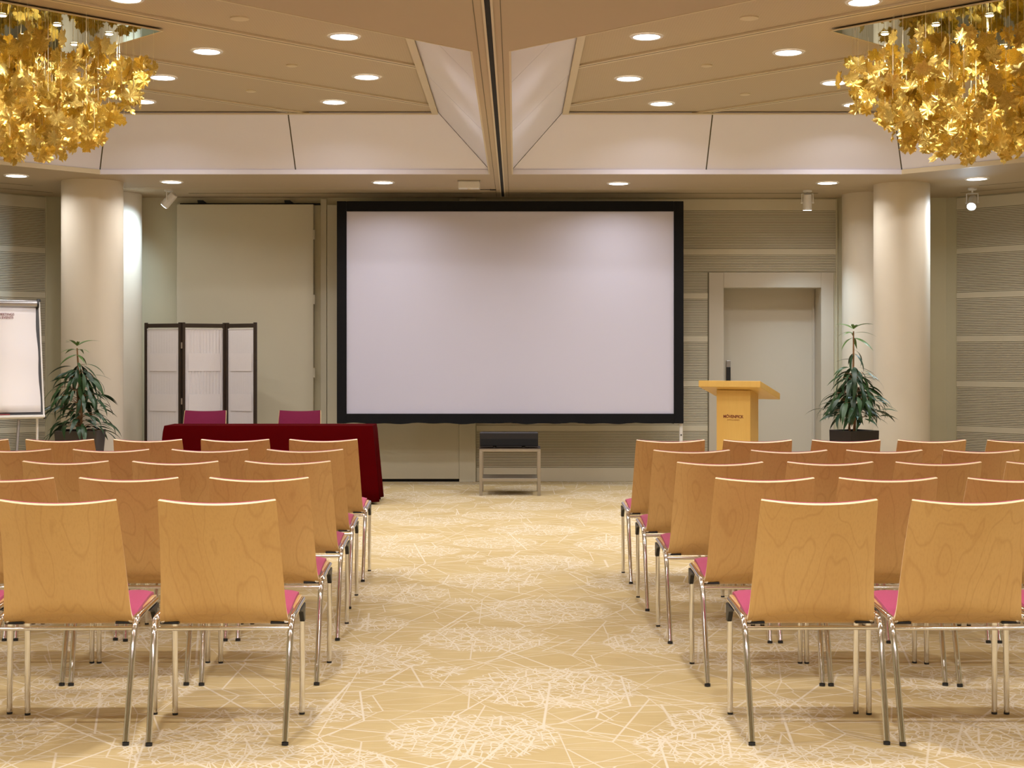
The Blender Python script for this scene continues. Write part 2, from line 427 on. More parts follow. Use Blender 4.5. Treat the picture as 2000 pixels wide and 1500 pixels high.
XR0, XR1 = -.42, PX(1632, YB)
def rib_run(wall, org, ang, width, split=None):
    rail(wall, org, ang, width, BANDS[0]-.03, 2.985)
    for i in range(len(BANDS)-1):
        za, zb = BANDS[i+1]+.034, BANDS[i]-.034
        ww = split if (split and zb < FZ) else width
        if split and za < FZ < zb:
            ribbed(wall, org, ang, split, za, FZ); ribbed(wall, org, ang, width, FZ+.008, zb)
        else: ribbed(wall, org, ang, ww, za, zb)
        rail(wall, org, ang, split if (split and BANDS[i+1] < FZ) else width, BANDS[i+1]-.032 if i < 5 else .0, BANDS[i+1]+.032)
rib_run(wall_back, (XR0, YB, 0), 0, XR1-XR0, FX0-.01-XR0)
M_().box(XR1, XR1+.012, YB-.03, YB, 0, 2.985).obj('edge_strip', MT['wall'], wall_back)
M_().box(FX0-.012, FX0-.001, YB-.018, YB, 0, FZ).obj('edge_strip', MT['groove'], wall_back)
# diagonal walls: boards start a little past the corner
r2 = math.sqrt(.5)
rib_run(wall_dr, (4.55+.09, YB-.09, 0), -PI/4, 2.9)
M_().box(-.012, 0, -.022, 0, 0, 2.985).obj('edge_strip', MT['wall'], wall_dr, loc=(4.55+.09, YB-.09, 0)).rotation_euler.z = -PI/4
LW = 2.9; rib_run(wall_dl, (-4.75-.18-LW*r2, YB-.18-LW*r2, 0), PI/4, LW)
o = M_().box(0, .014, -.022, 0, 0, 2.985).obj('edge_strip', MT['wall'], wall_dl, loc=(-4.75-.18, YB-.18, 0)); o.rotation_euler.z = PI/4
# large flush partition panels left of the ribbed part
zp = PV(399, 15.34)
pl = M_().box(PX(345, 15.34), PX(612, 15.34), 15.34, YB, .03, zp).obj('partition_panel', MT['panel'], wall_back, None, .004)
M_().box(PX(345, 15.34)+.03, PX(626, 15.40), 15.36, YB, zp, zp+.014).obj('shadow_gap', MT['black'], wall_back)
for x in (395, 565):
    M_().add([(PX(x-9, 15.33), 15.335, zp+.014), (PX(x+8, 15.33), 15.335, zp+.014), (PX(x+1, 15.33), 15.335, zp+.042), (PX(x-10, 15.33), 15.335, zp+.042),
              (PX(x-9, 15.33), 15.36, zp+.014), (PX(x+8, 15.33), 15.36, zp+.014), (PX(x+1, 15.33), 15.36, zp+.042), (PX(x-10, 15.33), 15.36, zp+.042)],
             [(0,1,2,3),(7,6,5,4),(0,4,5,1),(1,5,6,2),(2,6,7,3),(3,7,4,0)]).obj('hanger_bracket', MT['black'], wall_back)
for z in (2.6, 1.92, 1.15, .35):
    M_().tube([(PX(612, 15.34)+.008, 15.35, z-.05), (PX(612, 15.34)+.008, 15.35, z+.05)], .011, 10).obj('hinge', MT['panel'], wall_back, 40)
M_().box(PX(626, 15.40), -2.0, 15.40, YB, 0, 2.985).obj('wall_strip', MT['panel'], wall_back, None, .003)
M_().box(-1.99, PX(897, 15.36), 15.37, YB, .03, 2.92).obj('partition_panel', MT['panel'], wall_back, None, .004)
M_().box(-1.99, PX(897, 15.36), 15.40, YB, .0, .026).obj('shadow_gap', MT['black'], wall_back)
M_().box(PX(897, 15.36), XR0-.005, 15.36, YB, 0, 2.985).obj('wall_strip', MT['panel'], wall_back, None, .004)

# the door
d1 = M_(); REC = .30
d1.box(FX0, DX0, YB-.02, YB+REC, 0, FZ); d1.box(DX1, FX1, YB-.02, YB+REC, 0, FZ); d1.box(DX0, DX1, YB-.02, YB+REC, DZ, FZ)
door = M_().box(DX0-.02, DX1+.02, YB+REC, YB+REC+.04, 0, DZ+.02).obj('door_1', MT['door']); door['kind'] = 'structure'
d1.obj('door_frame', MT['door'], door, None, .004)
M_().box(DX1-.03, DX1-.012, YB+REC-.015, YB+REC, 0, DZ-.02).obj('door_stop', MT['door'], door)
hx = PX(1412, YB+REC)+.035
M_().box(hx, hx+.045, YB+REC-.02, YB+REC, PV(746, YB+REC), PV(717, YB+REC)).obj('lock_plate', MT['black_plastic'], door, None, .003)
M_().box(hx, hx+.045, YB+REC-.016, YB+REC, PV(717, YB+REC), PV(704, YB+REC)).obj('lock_cover', MT['grey_metal'], door, None, .003)
M_().tube([(hx+.022, YB+REC, .98), (hx+.022, YB+REC-.06, .98), (hx+.05, YB+REC-.065, .98), (hx+.15, YB+REC-.065, .98)], .009, 8).obj('lever', MT['grey_metal'], door, 40)

# columns
def column(label, x, y, r, z1=ZS):
    m = M_(); m.lathe([(r+.015, 0), (r+.015, .10), (r, .105), (r, z1-.04), (r, z1)], 48)
    tag(m.obj('column', MT['column'], None, 40, 0, (x, y, 0)), label, 'column')
column('thick round cream column behind the left potted plant', PX(180.5, 14.05), 14.05, .289)
column('thick round cream column behind the right potted plant', PX(1761, 14.25), 14.25, .268)
column('pale round column half hidden behind the left plant column', -4.17, 15.10, .29)
column('pale round column half hidden behind the right plant column', 3.665, 15.13, .28)

# ------------------------------------------------------------ recessed downlights
def area(name, loc, power, size, col, parent, spread=150):
    l = bpy.data.lights.new(name, 'AREA'); l.shape = 'DISK'; l.size = size; l.energy = power; l.color = col; l.spread = math.radians(spread)
    o = link(name, l, parent, loc); return o
mring = M_().lathe([(.088, .0), (.102, -.006), (.110, -.004), (.112, .001)], 32)
ring_me = M_(); n_ = 32
V = []; prof = [(.088, .006), (.092, -.004), (.106, -.006), (.113, .0005)]; Fc = []
for r, z in prof: V += [(r*math.cos(2*PI*k/n_), r*math.sin(2*PI*k/n_), z) for k in range(n_)]
for i in range(3):
    for k in range(n_): Fc.append((i*n_+(k+1)%n_, i*n_+k, (i+1)*n_+k, (i+1)*n_+(k+1)%n_))
ring_me.add(V, Fc); ring_me = ring_me.mesh('trim_ring', MT['white_metal'], 60)
lens_me = M_().lathe([(.092, -.001), (.092, .004)], 32).mesh('lens', MT['lens'])
def downlight(p, label, group, power=P_DOWN, k=1.0):
    t = thing('downlight', label, 'downlight', p, 0, group)
    a = link('trim_ring', ring_me, t); b_ = link('lens', lens_me, t)
    a.scale = b_.scale = (k, k, 1)
    area('lamp', (0, 0, -.012), power, .17*k, LIGHT_COL, t)
GL = 'round recessed ceiling downlights'
for x, y, lab in (
    (672, 71, 'bright round downlight in left coffer, nearest the beam and highest of that file'),
    (716, 150, 'bright round downlight in left coffer beside the middle of the white beam facet'),
    (652, 199, 'bright round downlight in left coffer low beside the far facet, right of two'),
    (404, 100, 'bright round downlight in left coffer between leaf chandelier and beam, upper one'),
    (318, 151, 'bright round downlight in left coffer partly behind the gold leaves, upper'),
    (279, 198, 'bright round downlight in left coffer touching the gold leaves, lower'),
    (245, -3, 'round downlight cut by the top edge of the photo above left chandelier'),
    (1263, 71, 'bright round downlight in right coffer, nearest the beam and highest of that file'),
    (1228, 153, 'bright round downlight in right coffer beside the middle of the white beam facet'),
    (1292, 202, 'bright round downlight in right coffer low beside the far facet, left of two'),
    (1540, 102, 'bright round downlight in right coffer between beam and leaf chandelier, upper one'),
    (1630, 161, 'bright round downlight in right coffer at the left edge of the gold leaves'),
    (1670, 204, 'bright round downlight in right coffer lowest, just under the gold leaves edge'),
    (1687, 3, 'round downlight cut by the top edge of the photo above right chandelier')):
    downlight(PZ(x, y, ZU)-Vector((0, 0, .003)), lab, GL)
for x, y, lab in (
    (32, 343, 'flat-looking downlight in low soffit at far left, above the flip chart'),
    (335, 355, 'flat-looking downlight in low soffit just above the left white spotlight'),
    (748, 356, 'flat-looking downlight in low soffit above the left part of the projection screen'),
    (1208, 358, 'flat-looking downlight in low soffit above the right part of the projection screen'),
    (1616, 357, 'flat-looking downlight in low soffit above the door and right spotlight'),
    (1908, 349, 'flat-looking downlight in low soffit at far right above the glaring spotlight')):
    downlight(PZ(x, y, ZS)-Vector((0, 0, .003)), lab, GL, P_DOWN*.55)
for x, y in ((-4.6, 8.2), (4.3, 8.2), (-5.2, 9.9), (4.9, 9.9), (-3.6, 6.3), (3.3, 6.3), (-5.2, 6.0), (4.9, 6.0)):
    downlight((x, y, ZU-.003), 'round downlight in the coffers, outside the photo frame', 'downlights outside the frame')
for x in (-5.6, -3.2, -1.1, .9, 3.0, 5.3):
    for y in ((1.2, 3.6) if abs(x) > 2.5 else (1.2, 3.6, 5.4)):
        downlight((x, y, ZS-.003), 'unseen downlight added behind the camera to light the chair backs', 'downlights outside the frame', P_DOWN*1.5)
for x in (-4.2, -1.4, 1.4, 4.2): downlight((x, -1.6, ZS-.003), 'unseen downlight added behind the camera to light the chair backs', 'downlights outside the frame', P_DOWN*4)  # added unseen lamps behind the camera, extra strong, to brighten the chair backs
# small flush discs in the coffer ceilings
for x, y, lab, k in ((468, 35, 'small flush round ceiling cover above left coffer downlights, dark rim', 1), (1463, 34, 'small flush round ceiling cover above right coffer downlights, dark rim', 1),
                  (570, 127, 'faint small round disc in left coffer ceiling between four downlights', .7), (490, 177, 'faint small round disc in left coffer ceiling, lowest', .7),
                  (1380, 127, 'faint small round disc in right coffer ceiling between four downlights', .7), (1455, 183, 'faint small round disc in right coffer ceiling, lowest', .7)):
    m = M_().lathe([(.045*k, -.012), (.060*k, -.008), (.062*k, .002)], 24)
    tag(m.obj('ceiling_disc', MT['ceil_trim'], None, 30, 0, PZ(x, y, ZU)), lab, 'ceiling disc', 'small flush ceiling discs')

# ------------------------------------------------------------ chairs
prof = catmull([Vector(p+(0,)) for p in ((.272, .410), (.255, .430), (.20, .435), (.11, .425), (.02, .412), (-.035, .401), (-.075, .395), (-.108, .408), (-.124, .445), (-.142, .54), (-.182, .68), (-.245, .840))], 4)
NS = len(prof); NU = 14
def shell_pt(i, u):
    y, z = prof[i][0], prof[i][1]
    iB = 28                                     # lowest point of the bend
    k = max(0, min(1, (i-iB)/(NS-1-iB)))
    sm = max(0, min(1, (i-8)/20))
    hw = .2255 if i <= iB else .2255-.0285*k
    if i < 6: hw -= .018*(1-i/6)**2
    c = 1-u*u
    bend = math.exp(-((i-iB-1)/5.0)**2)
    y2 = y-.036*c*(k**.6 if i > iB else 0)
    z2 = z+.020*c*bend-.007*c*(1-bend)*(1 if i <= iB else 0)-.012*c*k**6
    return Vector((u*hw, y2, z2))
def shell_grid(i0, i1, u0, u1, nu):
    return [[shell_pt(i, u0+(u1-u0)*k/nu) for k in range(nu+1)] for i in range(i0, i1+1)]
def grid_normals(G):
    R = len(G); K = len(G[0]); out = []
    for i in range(R):
        row = []
        for k in range(K):
            a = G[min(i+1, R-1)][k]-G[max(i-1, 0)][k]; b_ = G[i][min(k+1, K-1)]-G[i][max(k-1, 0)]
            row.append(b_.cross(a).normalized())
        out.append(row)
    return out
def solid(G, Hh, lo, mats, name, rim=1):          # two layers: G offset by lo and by Hh(i,k) along the normal, closed round the rim
    Nn = grid_normals(G); R = len(G); K = len(G[0]); V = []; m = M_()
    for i in range(R):
        for k in range(K): V.append(G[i][k]+Nn[i][k]*lo)
    for i in range(R):
        for k in range(K): V.append(G[i][k]+Nn[i][k]*Hh(i, k))
    o = R*K; Fa = []; Fr = []
    for i in range(R-1):
        for k in range(K-1):
            a = i*K+k; Fa.append((a, a+1, a+K+1, a+K)); Fa.append((o+a, o+a+K, o+a+K+1, o+a+1))
    for k in range(K-1):
        Fr.append((k, o+k, o+k+1, k+1)); a = (R-1)*K+k; Fr.append((a+1, o+a+1, o+a, a))
    for i in range(R-1):
        a = i*K; Fr.append((a+K, o+a+K, o+a, a)); a = i*K+K-1; Fr.append((a, o+a, o+a+K, a+K))
    m.add(V, Fa, 0); m.f += [tuple(q) for q in Fr]; m.m += [rim]*len(Fr)
    me = m.mesh(name, mats, 50)
    b_ = bmesh.new(); b_.from_mesh(me); bmesh.ops.recalc_face_normals(b_, faces=b_.faces); b_.to_mesh(me); b_.free()
    me.set_sharp_from_angle(angle=math.radians(50)); return me
G = shell_grid(0, NS-1, -1, 1, NU)
nz = grid_normals(G)[10][7].z; SGN = 1 if nz > 0 else -1       # normal side that faces the sitter
shell_me = solid(G, lambda i, k: 0.0, -.012*SGN, [MT['wood'], MT['wood_edge']], 'shell')
def pad(i0, i1, us, t, name):
    g = shell_grid(i0, i1, -us, us, 16); R = len(g); K = 17
    def h(i, k):
        e = min(i/(R-1), 1-i/(R-1))*R/3.0; f = min(k, 16-k)/2.0
        return SGN*t*min(1, (.25+e))**.5*min(1, (.25+f))**.5
    return solid(g, h, .0005*SGN, [MT['pink']], name, 0)
seat_me = pad(3, 26, .955, .022, 'seat_pad'); back_me = pad(32, NS-1, .985, .010, 'back_pad')
HW = .2375
def leg_rear(s):
    return M_().tube(catmull([(s*.2315, -.252, .012), (s*.2340, -.203, .19), (s*.2360, -.160, .345), (s*HW, -.135, .397), (s*HW, -.10, .411), (s*HW, .0, .417)], 4), .0112, 10)
def leg_front(s):
    return M_().tube([(s*.2340, .178, .008), (s*.2350, .180, .20), (s*.2360, .181, .395)], .0105, 10)
chair_parts = []
for s in (-1, 1):
    chair_parts.append(('leg', leg_rear(s).mesh('leg', MT['chrome'], 60), M_().tube([(s*.2313, -.2535, .0), (s*.2315, -.252, .011)], .0119, 12).mesh('foot_cap', MT['black_plastic'], 60)))
    chair_parts.append(('leg', leg_front(s).mesh('leg', MT['chrome'], 60), M_().tube([(s*.2340, .178, .0), (s*.2340, .178, .0075)], .0106, 12).mesh('foot_cap', MT['black_plastic'], 60)))
    r_ = M_().tube([(s*(HW-.003), -.105, .409), (s*(HW-.003), .195, .424)], .0105, 10)
    r_.tube([(s*(HW-.021), -.115, .400), (s*(HW-.021), .190, .417)], .0085, 8)
    chair_parts.append(('side_rail', r_.mesh('side_rail', MT['chrome'], 60), None))
    g_ = M_(); x0, x1 = s*HW-.010, s*HW+.008
    g_.add([(x0, .06, .406), (x0, .198, .412), (x0, .198, .345), (x0, .168, .345), (x0, .130, .388), (x1, .06, .406), (x1, .198, .412), (x1, .198, .345), (x1, .168, .345), (x1, .130, .388)],
           [(0,1,2,3,4), (9,8,7,6,5), (0,5,6,1), (1,6,7,2), (2,7,8,3), (3,8,9,4), (4,9,5,0)])
    chair_parts.append(('gusset', g_.mesh('gusset', MT['black_plastic'], None, .003), None))
    k_ = M_().box(min(s*.160, s*.226), max(s*.160, s*.226), -.110, -.055, .3875, .396)
    chair_parts.append(('shell_mount', k_.mesh('shell_mount', MT['black_plastic'], None, .002), None))
chair_parts.append(('crossbar', M_().tube([(-.235, -.148, .380), (.235, -.148, .380)], .0075, 10).mesh('crossbar', MT['chrome'], 60), None))
chair_parts.append(('crossbar', M_().tube([(-.235, .145, .398), (.235, .145, .398)], .0075, 10).mesh('crossbar', MT['chrome'], 60), None))
def make_chair(x, y, rz, label, group):
    t = thing('stacking_chair', label, 'chair', (x, y, 0), rz, group)
    link('shell', shell_me, t); link('seat_pad', seat_me, t); link('back_pad', back_me, t)
    for nm, me_, cap in chair_parts:
        o = link(nm, me_, t)
        if cap: link('foot_cap', cap, o)
    return t
mag = {}
ROWN = ['nearest', 'second nearest', 'middle', 'second farthest', 'farthest']
ORD = ['on the aisle', 'second from the aisle', 'third from the aisle', 'fourth from the aisle', 'fifth from the aisle']
LEFT = [(4.985, [(313.5, 536), (2, 225.5), (-307, -84)]),
        (5.885, [(412, 600), (158, 345), (-84, 103)]),
        (6.80, [(481, 642), (262, 424), (46, 208), (-170, -8)]),
        (7.665, [(525, 667), (338, 482), (146, 289), (-47, 96)]),
        (8.575, [(567, 696), (395, 524), (225, 354), (54, 181), (-116, 15)])]
RIGHT = [(4.985, [(1491, 1710), (1784, 2004), (2078, 2298)]),
         (5.87, [(1401, 1587), (1643, 1828), (1892, 2079)]),
         (6.75, [(1325, 1487), (1542, 1702), (1752, 1914), (1969, 2131)]),
         (7.60, [(1280, 1422), (1470, 1612), (1657, 1798), (1846, 1988)]),
         (8.50, [(1246, 1374), (1416, 1544), (1589, 1717), (1758, 1884), (1930, 2058)])]
for nm, rows in (('left', LEFT), ('right', RIGHT)):
    for ri, (d, cs) in enumerate(rows):
        for ci, (a, b_) in enumerate(cs):
            rz = math.radians(1.2)+random.uniform(-.006, .006)
            y = d+.252; x = PX((a+b_)/2, d)-.25*math.sin(rz)
            make_chair(x, y+random.uniform(-.01, .01), rz, f'wooden chair with pink seat, {nm} block, {ROWN[ri]} row, {ORD[ci]}', f'audience chairs in the {nm} block')
for x0, x1, lab in ((361, 445, 'magenta upholstered chair behind red table, in front of the folding screen'), (547, 628, 'magenta upholstered chair behind red table, beside the projection screen')):
    d = 14.045; ch = make_chair(PX((x0+x1)/2, d), d-.25, PI+.03, lab, 'chairs behind the red table')
    ch.scale = (1, 1, .957)
    for o in ch.children:
        if o.name.split('.')[0] in ('seat_pad', 'back_pad'):
            k = o.name.split('.')[0]
            if k not in mag: mag[k] = o.data.copy(); mag[k].materials[0] = MT['magenta']
            o.data = mag[k]

# ------------------------------------------------------------ table with red cloth
TX0, TX1, TY0, TY1, TZ = PX(321, 13.06), PX(727, 13.06), 13.06, 13.46, .70
t = thing('conference_table', 'long narrow table hidden under the dark red cloth', 'table', ((TX0+TX1)/2, (TY0+TY1)/2, 0))
hx, hy = (TX1-TX0)/2-.03, (TY1-TY0)/2-.03
M_().box(-hx, hx, -hy, hy, TZ-.035, TZ-.006).obj('tabletop', MT['grey_metal'], t)
for sx in (-1, 1):
    for sy in (-1, 1): M_().tube([(sx*(hx-.08), sy*.12, 0), (sx*(hx-.08), sy*.12, TZ-.035)], .016, 10).obj('leg', MT['grey_metal'], t, 50)
def cloth():
    hx, hy = (TX1-TX0)/2, (TY1-TY0)/2; per = []
    def seg(a, b_, n):
        for k in range(n): per.append(a.lerp(b_, k/n))
    c = [Vector((-hx, -hy)), Vector((hx, -hy)), Vector((hx, hy)), Vector((-hx, hy))]
    seg(c[0], c[1], 90); seg(c[1], c[2], 30); seg(c[2], c[3], 90); seg(c[3], c[0], 30)
    n = len(per); V = []; rows = [0, .01, .05, .12, .25, .4, .55, .68]; rng = random.Random(3)
    ph = [rng.uniform(0, 6) for _ in range(6)]
    for ri, dz0 in enumerate(rows):
        for k, p in enumerate(per):
            dz = dz0
            nx, ny = (0, 0); cd = min((p-q).length for q in c)
            if k < 90: ny = -1
            elif k < 120: nx = 1
            elif k < 210: ny = 1
            else: nx = -1
            corner = math.exp(-(cd/.10)**2)
            nrm = Vector((nx, ny))
            if corner > .05: nrm = nrm.lerp(Vector((math.copysign(1, p.x), math.copysign(1, p.y)))*.75, corner)
            g = dz/.68
            wv = (.004*math.sin(k*.35+ph[0])+.004*math.sin(k*.21+ph[1]))*g+.018*math.sin(k*.9+ph[2])*g*math.exp(-(cd/.25)**2)
            off = .002+.018*min(1, dz/.05)*.4+wv+corner*.055*g+(.010 if nx else .004)*g
            V.append((p.x+nrm.x*off, p.y+nrm.y*off, TZ+.002-dz-(.004 if ri == 0 else 0)*0+(.0 if dz < .6 else .006*math.sin(k*.5))))
    m = M_(); Fq = []
    for i in range(len(rows)-1):
        for k in range(n): Fq.append((i*n+k, (i+1)*n+k, (i+1)*n+(k+1)%n, i*n+(k+1)%n))
    Fq.append(tuple(range(n)))
    m.add(V, Fq); return m.mesh('tablecloth', MT['red_cloth'], 50)
o = link('tablecloth', cloth(), None, ((TX0+TX1)/2, (TY0+TY1)/2, 0)); tag(o, 'dark red cloth draped to the floor over the long table', 'tablecloth')
sd = o.modifiers.new('thick', 'SOLIDIFY'); sd.thickness = .003; sd.offset = -1

# ------------------------------------------------------------ projection screen
SD = 14.85; sx0, sx1, sz0, sz1 = PX(658, SD), PX(1335, SD), PV(827, SD), PV(393, SD)
ix0, ix1, iz0, iz1 = PX(677, SD), PX(1316, SD), PV(808, SD), PV(413, SD)
t = thing('projection_screen', 'large blank projection screen with wide black border on thin legs', 'projection screen', ((sx0+sx1)/2, SD, 0))
cx_ = (sx0+sx1)/2
M_().box(ix0-cx_-.03, ix1-cx_+.03, .010, .016, iz0-.03, iz1+.03).obj('screen_surface', MT['screen'], t)
def border(x0, x1, z0, z1, wavy=False):
    m = M_()
    if not wavy: m.box(x0, x1, -.012, .028, z0, z1); return m.obj('frame_border', MT['velvet'], t, None, .006)
    n = 60; V = []
    for k in range(n+1):
        x = x0+(x1-x0)*k/n; wv = .005*math.sin(k*1.1)+.004*math.sin(k*.47+1); wy = .006*math.sin(k*.9)
        V += [(x, -.012, z1), (x, -.014+wy, z0+wv), (x, .026+wy, z0+wv), (x, .028, z1)]
    Fq = []
    for k in range(n):
        for q in range(4): Fq.append((k*4+q, k*4+(q+1)%4, (k+1)*4+(q+1)%4, (k+1)*4+q))
    Fq += [(3, 2, 1, 0), (n*4, n*4+1, n*4+2, n*4+3)]
    m.add(V, Fq); o = m.obj('frame_border', MT['velvet'], t, 40)
    b_ = bmesh.new(); b_.from_mesh(o.data); bmesh.ops.recalc_face_normals(b_, faces=b_.faces); b_.to_mesh(o.data); b_.free(); return o
border(sx0-cx_, ix0-cx_, sz0, sz1); border(ix1-cx_, sx1-cx_, sz0, sz1)
border(ix0-cx_, ix1-cx_, iz1, sz1); border(ix0-cx_, ix1-cx_, sz0, iz0, True)
for x in (PX(1331, SD), PX(664, SD)):
    lg = M_().box(x-cx_-.016, x-cx_+.016, .030, .062, .02, 1.6).obj('leg', MT['white_metal'], t, None, .003)
    M_().box(x-cx_-.016, x-cx_+.016, -.25, .45, 0, .028).obj('foot_bar', MT['white_metal'], lg, None, .003)
    M_().tube([(x-cx_, .028, .52), (x-cx_, .022, .52)], .008, 8).obj('lock_pin', MT['black_plastic'], lg)

# ------------------------------------------------------------ side table with black device
TD = 13.84; x0, x1 = PX(936, TD), PX(1056, TD); zt = PV(876, TD)
t = thing('side_table', 'small steel side table with lower shelf under the projection screen', 'side table', ((x0+x1)/2, TD+.24, 0)); hw = (x1-x0)/2
for sx in (-1, 1):
    for sy in (-1, 1):
        M_().box(sx*hw-(.03 if sx > 0 else 0), sx*hw+(.03 if sx < 0 else 0), sy*.24-(.03 if sy > 0 else 0), sy*.24+(.03 if sy < 0 else 0), 0, zt-.03).obj('leg', MT['steel'], t, None, .002)
for nm, za, zb in (('top_frame', zt-.03, zt-.004), ('lower_shelf', .135, .165)):
    M_().box(-hw+.001 if za > .3 else -hw+.03, hw-.001 if za > .3 else hw-.03, -.239, .239, za, zb).obj(nm, MT['steel'], t, None, .002)
M_().box(-hw, hw, -.24, .24, zt-.004, zt).obj('tabletop', MT['dark_wood'], t)
t = thing('sound_device', 'black box-shaped audio device standing on the small steel table', 'audio device', (PX(994, TD+.1), TD+.2, zt))
hw = (PX(1051, TD+.1)-PX(937, TD+.1))/2
M_().box(-hw, hw, -.10, .10, .016, .143).obj('case', MT['amp'], t, None, .006)
M_().box(-hw+.006, hw-.006, -.104, -.099, .022, .085).obj('front_grille', MT['black'], t, None, .001)
for sx in (-.5, .5):
    for y in (-.07, .07): M_().lathe([(.018, 0), (.015, .017)], 12, sx*hw, y).obj('foot', MT['black_plastic'], t)

# ------------------------------------------------------------ text helper
def text_mesh(s, size, mat, align='CENTER', bold=0.0, sx=1.0):
    cu = bpy.data.curves.new('lettering', 'FONT'); cu.body = s; cu.size = size; cu.align_x = align; cu.extrude = .0008; cu.offset = bold
    ob = bpy.data.objects.new('lettering', cu); C.objects.link(ob)
    dg = bpy.context.evaluated_depsgraph_get(); me_ = bpy.data.meshes.new_from_object(ob.evaluated_get(dg))
    bpy.data.objects.remove(ob, do_unlink=True); me_.materials.clear(); me_.materials.append(mat)
    for v in me_.vertices: v.co.x *= sx
    return me_

# ------------------------------------------------------------ lectern
LD = 12.6; th = math.radians(30)
fr = Vector((PX(1485, LD), LD)); tn = Vector((math.cos(th), -math.sin(th))); bk = Vector((math.sin(th), math.cos(th)))
W = .575; ctr = fr-tn*(W/2)+bk*.25
zt = PV(744, LD)
t = thing('lectern', 'light maple lectern with overhanging sloped top beside the door', 'lectern', (ctr.x, ctr.y, 0), -th)
cw, cd = .158, .10
M_().box(-cw, cw, -cd-.05, cd-.05, .0, zt-.085).obj('column', MT['lectern'], t, None, .003)
M_().box(-.25, .25, -.22, .16, 0, .03).obj('base_plate', MT['lectern'], t, None, .004)
m = M_(); th_ = .056; dr = .118
V = []
for y, zz in ((-.25, zt), (.25, zt-dr)):
    for x in (-W/2, W/2): V += [(x, y, zz-th_), (x, y, zz)]
m.add(V, [(0,2,3,1), (4,5,7,6), (0,1,5,4), (2,6,7,3), (1,3,7,5), (0,4,6,2)])
m.obj('sloped_top', MT['lectern'], t, None, .004)
zl = PV(818.5, LD)
o = link('lettering', text_mesh('M\u00d6VENPICK', .036, MT['logo'], 'CENTER', .0008, .93), t, (.0, -cd-.0512, zl)); o.rotation_euler.x = PI/2
o['label'] = 'dark brown-red lettering'
o = link('lettering', text_mesh('HOTELS & RESORTS', .0125, MT['logo2'], 'CENTER', 0, 1.05), t, (.0, -cd-.0512, zl-.022)); o.rotation_euler.x = PI/2

# ------------------------------------------------------------ folding screen
FD = 14.45
xs = [(278.5, 358), (360.5, 435), (437.5, 504)]
t = thing('folding_screen', 'three-panel folding screen with dark wood frame and white cloth', 'folding screen', (PX(390, FD), FD, 0))
zt = PV(630, FD); yy = [.10, -.10, .12, -.10]; ox = PX(390, FD)
for i, (a, b_) in enumerate(xs):
    p = Vector((PX(a, FD)-ox, yy[i])); q = Vector((PX(b_, FD)-ox, yy[i+1]+(.012 if i < 2 else 0))); L = (q-p).length; ang = math.atan2(q.y-p.y, q.x-p.x)
    pn = link('panel', M_().box(.02, L-.02, -.009, .009, zt-.10, zt-.055).mesh('panel', MT['dark_wood']), t, (p.x, p.y, 0)); pn.rotation_euler.z = ang
    pn.data = M_().box(.018, L-.018, -.010, .010, zt-.05, zt-.010).mesh('panel', MT['dark_wood'], None, .003)
    for x in (0, L-.027): M_().box(x, x+.027, -.014, .014, 0, zt).obj('post', MT['dark_wood'], pn, None, .003)
    M_().box(.018, L-.018, -.010, .010, .10, .14).obj('bottom_rail', MT['dark_wood'], pn, None, .003)
    M_().tube([(.022, 0, zt-.065), (L-.022, 0, zt-.065)], .006, 8).obj('rod', MT['white_metal'], pn, 50)
    nx = 40; V = []; Fq = []
    for k in range(nx+1):
        x = .024+(L-.048)*k/nx; yv = .0035*math.sin(k*1.9+i)*(1 if i == 1 else .25)
        for z in (.13, zt-.062): V += [(x, yv-.0015, z), (x, yv+.0015, z)]
    for k in range(nx):
        a_ = k*4; Fq += [(a_, a_+4, a_+6, a_+2), (a_+1, a_+3, a_+7, a_+5), (a_+2, a_+6, a_+7, a_+3), (a_, a_+1, a_+5, a_+4)]
    m = M_(); m.add(V, Fq); m.obj('cloth', MT['screen_cloth'], pn, 40)
    for y0_, y1_ in ((725, 690), (803, 770)):
        M_().box(.062, L-.055, -.0065, -.0050, PV(y0_, FD), PV(y1_, FD)).obj('pale_area', MT['screen_pale'], pn)  # thin paler rectangles laid over the cloth
    if i:
        for z in (.3, .85, 1.4): M_().box(-.014, .012, -.006, .006, z, z+.06).obj('hinge', MT['steel'], pn)

# ------------------------------------------------------------ flip chart
BD = 12.3; a_ = math.radians(28); tl = math.radians(13)
t = thing('flip_chart', 'white flip chart on tripod stand cut by the left photo edge', 'flip chart', (0, 0, 0))
BR = P(86, 812, BD)                     # lower right corner of the board
tx = Vector((math.cos(a_), math.sin(a_), 0)); nf = Vector((math.sin(a_), -math.cos(a_), 0))
upv = (Vector((0, 0, 1))*math.cos(tl)-nf*math.sin(tl)).normalized(); nb = tx.cross(upv)       # nb points into the board's back? checked below
if nb.dot(nf) < 0: nb = -nb
BW, BH = .70, 1.00
t.location = (BR.x-tx.x*BW/2, BR.y-tx.y*BW/2, 0)
R = Matrix((tx, -nb, upv)).transposed().to_4x4()         # local x along the board, y into its back, z up the board
bd = link('board', M_().box(-BW, 0, -.008, .012, 0, BH).mesh('board', MT['dark_grey'], None, .003), t)
def wm(o, M): o.matrix_parent_inverse = Matrix.Identity(4); o.matrix_local = Matrix.Translation(-Vector(t.location)) @ M
wm(bd, Matrix.Translation(BR) @ R)
def bpart(name, m, mat, smooth=None, bevel=0): return link(name, m.mesh(name, mat, smooth, bevel), bd)
bpart('side_trim', M_().box(-.010, .004, -.012, .014, -.005, BH), MT['white_metal'], None, .002)
bpart('side_trim', M_().box(-BW-.004, -BW+.010, -.012, .014, -.005, BH), MT['white_metal'], None, .002)
